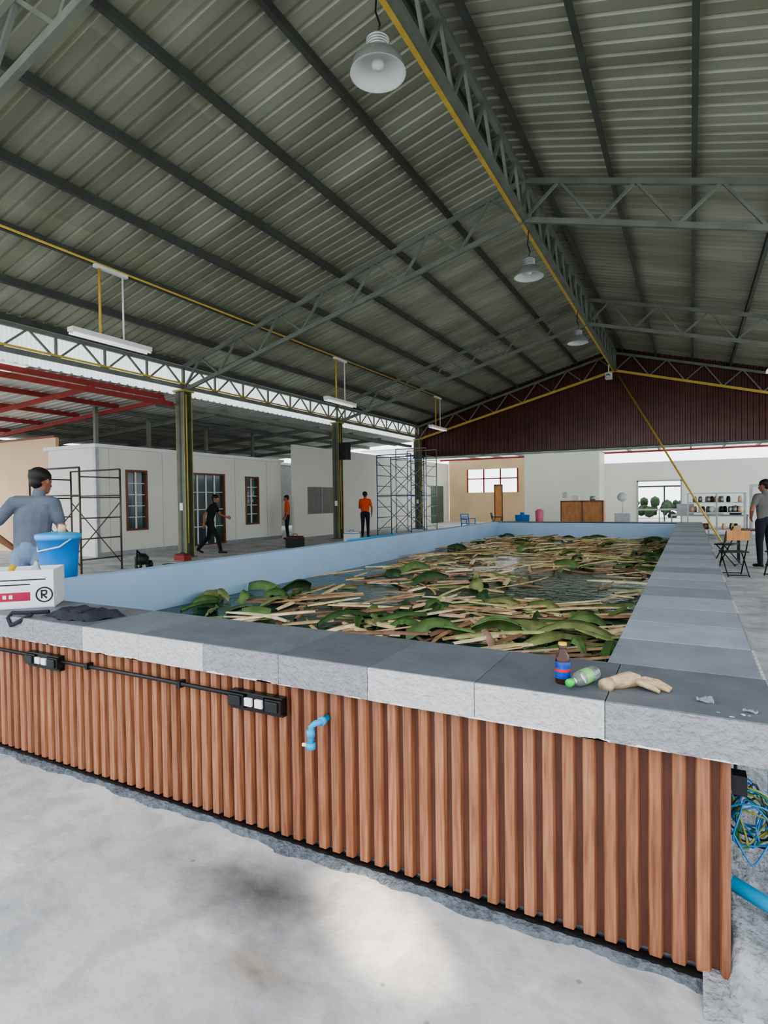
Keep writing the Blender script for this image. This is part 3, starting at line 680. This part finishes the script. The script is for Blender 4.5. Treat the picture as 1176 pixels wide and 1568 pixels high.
def pchair(name,x,y,mt,rot=0):
    B=MB()
    for dx in (-.2,.2):
        for dy in (-.2,.2): B.beam((dx*1.1,dy*1.1,0),(dx,dy,.44),.04,.04,mt)
    B.box((-.23,-.22,.43),(.23,.22,.46),mt)
    B.beam((-.21,.2,.44),(-.2,.28,.85),.04,.03,mt);B.beam((.21,.2,.44),(.2,.28,.85),.04,.03,mt)
    for z in (.58,.68,.8): B.box((-.2,.23+(z-.5)*.1,z),(.2,.26+(z-.5)*.1,z+.05),mt)
    for s in (-1,1): B.beam((s*.23,-.2,.65),(s*.23,.24,.65),.04,.03,mt); B.beam((s*.23,-.2,.44),(s*.23,-.2,.65),.04,.03,mt)
    o=B.obj(name); o.location=(x,y,0); o.rotation_euler[2]=rot; return o
pchair('plastic_chair',-8.6,24,M_bkt,1); pchair('plastic_chair',-7.9,26,M_dark,2)
B=MB(); B.tube([(-4.93,8.0,.868),(-4.9,9.6,.868)],.014,M_bluepvc,8); B.tube([(-4.9,9.6,.868),(-4.9,9.6,.93)],.014,M_bluepvc,8); B.obj('loose_pvc_pipe')
def fchair(x,y,rot):
    B=MB(); 
    for s in (-1,1):
        B.tube([(s*.2,.22,0),(s*.2,-.18,.85)],.012,M_black,6); B.tube([(s*.18,-.22,0),(s*.18,.16,.45)],.012,M_black,6)
    B.box((-.2,-.15,.44),(.2,.2,.465),M_dark); B.box((-.2,-.2,.68),(.2,-.16,.86),M_wood)
    B.tube([(-.2,.2,.03),(.2,.2,.03)],.01,M_black,6); B.tube([(-.18,-.2,.03),(.18,-.2,.03)],.01,M_black,6)
    o=B.obj('folding_chair'); o.location=(x,y,0); o.rotation_euler[2]=rot
fchair(.72,12.7,.3); fchair(1.5,13.0,2.6); fchair(.7,14.6,1.2)
B=MB(); B.box((.9,15.0,.72),(2.1,15.6,.75),M_brownf)
for x in (.95,2.05):
    for y in (15.05,15.55): B.box((x-.015,y-.015,0),(x+.015,y+.015,.72),M_black)
B.obj('dining_table')
# ---------------------------------------------------------------- people
def capsule(B,p,r1,q,r2,flat=1.0,side=(1,0,0),n=14):
    p=Vector(p);q=Vector(q);d=(q-p); ln=d.length; d=d.normalized() if ln>1e-6 else Vector((0,0,1))
    sd=Vector(side); x=(sd-d*sd.dot(d))
    if x.length<.05: sd=Vector((0,1,0)); x=sd-d*sd.dot(d)
    x=x.normalized(); y=d.cross(x); vs=[];prof=[]
    for k in range(6): t=math.pi/2*(1-k/5.); prof.append((-math.sin(t)*r1*(flat if flat<1 else 1),math.cos(t)*r1))
    for k in range(6): t=math.pi/2*k/5.; prof.append((ln+math.sin(t)*r2*(flat if flat<1 else 1),math.cos(t)*r2))
    for z,r in prof:
        r=max(r,1e-4)
        for j in range(n):
            t=2*math.pi*j/n; vs.append(p+d*z+x*r*math.cos(t)+y*r*flat*math.sin(t))
    fs=[]
    for i in range(len(prof)-1):
        for j in range(n): fs.append((i*n+j,i*n+(j+1)%n,(i+1)*n+(j+1)%n,(i+1)*n+j))
    fs.append(tuple(range(n))[::-1]); fs.append(tuple((len(prof)-1)*n+j for j in range(n)))
    B.add(vs,fs,None)
M_skin=mat('skin',(150,104,78),.55,0,.06,8); M_hair=mat('black_hair',(24,20,20),.6,0,.3,60); M_eye=mat('eye_white',(230,228,222),.3)
def person(name,loc,yaw,shirt,pants,shoes,J,voxel=.01,sc=1.0,sleeve=.55):
    P=[]
    def V(k): return Vector(J[k])
    A=lambda p,r1,q,r2,l,flat=1.0: P.append((Vector(p),r1,Vector(q),r2,flat,l))
    pel,ch,nk,hd=V('pelvis'),V('chest'),V('neck'),V('head')
    A(pel+Vector((0,0,-.02)),.155,pel+Vector((0,0,.06)),.15,1,.68)
    A(pel+Vector((0,0,.06)),.158,ch,.178,0,.64); A(ch,.178,nk+Vector((0,0,-.09)),.165,0,.58)
    A(V('shL')+Vector((.03,0,.0)),.07,V('shR')+Vector((-.03,0,.0)),.07,0)
    A(nk+Vector((0,0,-.06)),.062,hd+Vector((0,-.01,-.05)),.052,2)
    f=Vector(J.get('face',(0,1,0))).normalized(); u=Vector((0,0,1)); s=f.cross(u).normalized()
    A(hd+u*.03-f*.012,.088,hd+u*.01+f*.012,.084,2,.92)
    A(hd-u*.03+f*.03,.066,hd-u*.075+f*.045,.042,2,.95)
    A(hd-u*.005+f*.09,.012,hd-u*.028+f*.108,.015,2)
    A(hd-u*.055+f*.09,.014,hd-u*.058+f*.088,.014,2)
    for t in (-1,1): A(hd+s*t*.084-f*.005+u*.012,.016,hd+s*t*.082-f*.0-u*.018,.012,2,.6)
    A(hd+u*.052-f*.028,.094,hd+u*.045-f*.0,.092,3,.95)
    A(hd-u*.01-f*.055,.062,hd+u*.03-f*.04,.08,3)
    for S,sg in (('L',-1),('R',1)):
        sh,el,wr=V('sh'+S),V('el'+S),V('wr'+S)
        mid=sh.lerp(el,sleeve)
        A(sh,.062,mid,.056,0); A(mid,.045,el,.039,2); A(el,.039,wr,.026,2)
        hdv=Vector(J.get('hand'+S,tuple(wr-el))).normalized(); 
        pn=Vector(J.get('palm'+S,(sg*-1,0,0))); sd=hdv.cross(pn).normalized(); pn=sd.cross(hdv).normalized()
        for k in range(4):
            o=(k-1.5)*.02
            A(wr+hdv*.01+sd*o*.6,.017,wr+hdv*.08+sd*o,.0125,2)
            L1=[.034,.042,.038,.03][k]
            b0=wr+hdv*.085+sd*o*1.08; b1=b0+(hdv*.93+pn*.3).normalized()*L1; b2=b1+(hdv*.6+pn*.75).normalized()*L1*.8
            A(b0,.0095,b1,.009,2); A(b1,.009,b2,.0075,2)
        th=sd*(1 if sd.dot(f)>0 else -1)
        t0=wr+hdv*.03+th*.025; t1=t0+(hdv*.7+th*.7).normalized()*.04; t2=t1+(hdv*.95+th*.2+pn*.2).normalized()*.03
        A(t0,.014,t1,.011,2);A(t1,.011,t2,.009,2)
        hp_,kn,an,to=V('hip'+S),V('kn'+S),V('an'+S),V('to'+S)
        A(hp_,.098,kn,.066,1);A(kn,.064,an+Vector((0,0,.03)),.05,1)
        A(an+Vector((0,0,-.02)),.042,to,.036,4,.8); A(an+Vector((0,0,-.03))-(to-an)*.25,.036,an,.04,4)
    B=MB(); B.mats=[None]; B.mi=lambda m:0
    for (p,r1,q,r2,fl,l) in P: capsule(B,p,r1,q,r2,fl)
    me=bpy.data.meshes.new(name+'_tmp'); me.from_pydata(B.v,[],B.f); me.update()
    o=bpy.data.objects.new(name+'_tmp',me); scene.collection.objects.link(o)
    md=o.modifiers.new('r','REMESH'); md.mode='VOXEL'; md.voxel_size=voxel; 
    sm=o.modifiers.new('s','SMOOTH'); sm.factor=.5; sm.iterations=2
    dg=bpy.context.evaluated_depsgraph_get(); dg.update()
    me2=bpy.data.meshes.new_from_object(o.evaluated_get(dg)); bpy.data.objects.remove(o)
    n=len(me2.polygons); C=np.zeros(n*3); me2.polygons.foreach_get('center',C); C=C.reshape(n,3)
    best=np.full(n,1e9); lab=np.zeros(n,int)
    for (p,r1,q,r2,fl,l) in P:
        p=np.array(p);q=np.array(q); d=q-p; L2=max(d@d,1e-9); t=np.clip(((C-p)@d)/L2,0,1)
        w=C-(p+t[:,None]*d); 
        if fl<1 and l in (0,1): w=w*np.array([1,1/fl,1])
        dist=np.linalg.norm(w,axis=1)-(r1+(r2-r1)*t)
        k=dist<best; best[k]=dist[k]; lab[k]=l
    for m_ in (shirt,pants,M_skin,M_hair,shoes): me2.materials.append(m_)
    me2.polygons.foreach_set('material_index',lab.astype('i')); me2.polygons.foreach_set('use_smooth',[True]*n); me2.update()
    e=empty(name); ob=bpy.data.objects.new('body',me2); scene.collection.objects.link(ob); ob.parent=e
    E=MB()
    for t in (-1,1):
        c_=hd+s*t*.032+f*.079+u*.012
        E.lathe(c_,[(0,-.011),(.008,-.008),(.011,0),(.008,.008),(0,.011)],M_eye,10); E.lathe(c_+f*.008,[(0,-.006),(.006,0),(0,.006)],M_black,8)
        E.tube([c_+s*t*.018+u*.016+f*.004,c_+u*.02+f*.009,c_-s*t*.014+u*.016+f*.009],.0035,M_hair,6)
    E.tube([hd-u*.056+f*.1-s*.02,hd-u*.055+f*.105,hd-u*.056+f*.1+s*.02],.003,mat('lip',(120,70,62),.5),6)
    E.obj('face_details',e)
    e.location=loc; e.rotation_euler[2]=yaw; e.scale=(sc,sc,sc)
    return e
def stand(**k):
    J=dict(pelvis=(0,0,.95),chest=(0,.0,1.26),neck=(0,.0,1.48),head=(0,.03,1.62),shL=(-.17,0,1.41),shR=(.17,0,1.41),
      elL=(-.23,-.02,1.13),elR=(.23,-.02,1.13),wrL=(-.24,.08,.89),wrR=(.24,.08,.89),hipL=(-.09,0,.9),hipR=(.09,0,.9),
      knL=(-.1,.02,.5),knR=(.1,.02,.5),anL=(-.11,-.02,.08),anR=(.11,-.02,.08),toL=(-.13,.13,.04),toR=(.13,.13,.04))
    J.update(k); return J
F_grey=mat('tshirt_grey_blue',(98,106,118),.9,0,.12,6,bump=.6,bscale=10); F_jean=mat('faded_jeans',(120,140,165),.9,0,.12,9,bump=.3,bscale=14)
F_blk=mat('black_cloth',(28,28,32),.9,0,.1,6); F_org=mat('orange_shirt',(228,88,30),.8,0,.08,6); F_gr=mat('dark_grey_shirt',(110,108,104),.85,0,.1,6); F_nav=mat('dark_trousers',(34,36,46),.9,0,.1,6)
M_shoe=mat('dark_shoes',(40,36,34),.6,0,.1,6)
person('man_in_grey_tshirt',(-6.02,3.55,0),.55,F_grey,F_jean,M_shoe,stand(chest=(.01,.03,1.26),neck=(.03,.06,1.47),elL=(-.34,-.08,1.15),wrL=(-.2,.06,.98),handL=(.7,.5,-.3),palmL=(0,-.6,-.8),
   shL=(-.16,.02,1.41),shR=(.19,.05,1.40),elR=(.26,.06,1.14),wrR=(.24,.28,1.04),handR=(-.1,.95,.0),palmR=(-.6,0,-.8),head=(.05,.11,1.61),face=(.35,1,-.12)),.0065,1.09,.62)
person('man_in_black',(-12.4,12.5,0),-1.1,F_blk,F_blk,M_shoe,stand(pelvis=(0,0,.93),chest=(0,.06,1.23),neck=(0,.12,1.44),head=(0,.17,1.57),shL=(-.17,.1,1.37),shR=(.17,.1,1.37),
   elL=(-.22,.22,1.12),wrL=(-.2,.42,1.05),elR=(.24,-.08,1.12),wrR=(.24,-.1,.88),hipL=(-.09,0,.88),hipR=(.09,0,.88),knL=(-.1,-.08,.48),anL=(-.1,-.38,.12),toL=(-.11,-.27,.04),knR=(.1,.24,.5),anR=(.1,.32,.08),toR=(.11,.48,.05)),.01,1.02)
person('man_in_orange',(-11.6,20.2,0),.3,F_org,F_nav,M_shoe,stand(elL=(-.24,.1,1.15),wrL=(-.16,.3,1.1),elR=(.26,.0,1.14)),.01,1.06)
person('man_in_orange',(-14.05,18.3,0),2.3,F_org,F_nav,M_shoe,stand(),.012,1.0)
person('man_in_dark_shirt',(1.36,14.3,0),.5,F_gr,F_nav,M_shoe,stand(elL=(-.3,-.06,1.15),wrL=(-.2,.12,1.0),elR=(.3,-.04,1.15),wrR=(.2,.12,1.0),face=(-.5,1,-.1)),.01,1.05)
# ---------------------------------------------------------------- light
w=bpy.data.worlds.new('sky'); scene.world=w; w.use_nodes=True; nt=w.node_tree; bg=nt.nodes['Background']
bg.inputs[0].default_value=(.9,.95,1.0,1); bg.inputs[1].default_value=2.8
sp=bpy.data.lights.new('sun_shaft','SPOT'); sp.energy=16000; sp.color=(1,.85,.62); sp.spot_size=math.radians(2.7); sp.spot_blend=1; sp.shadow_soft_size=.03
so=bpy.data.objects.new('sun_shaft',sp); scene.collection.objects.link(so); so.location=(6.0,-2.2,4.3)
so.rotation_euler=(Vector((-.99,1.77,0))-so.location).to_track_quat('-Z','Y').to_euler()
try: scene.view_settings.look='AgX - Medium High Contrast'
except Exception: pass
# ---------------------------------------------------------------- camera
f,yaw,pit,rol=884.43,.4886,.0214,-.0131
F=Vector((-math.sin(yaw)*math.cos(pit),math.cos(yaw)*math.cos(pit),-math.sin(pit)))
r0=Vector((math.cos(yaw),math.sin(yaw),0)); u0=r0.cross(F)
r=math.cos(rol)*r0+math.sin(rol)*u0; u=-math.sin(rol)*r0+math.cos(rol)*u0
cam=bpy.data.cameras.new('camera'); co=bpy.data.objects.new('camera',cam); scene.collection.objects.link(co)
Mx=Matrix((( r.x,u.x,-F.x,0),(r.y,u.y,-F.y,0),(r.z,u.z,-F.z,1.52),(0,0,0,1))); co.matrix_world=Mx
cam.sensor_fit='HORIZONTAL'; cam.sensor_width=36; cam.lens=f/1176*36; cam.clip_start=.05; cam.clip_end=300
scene.camera=co
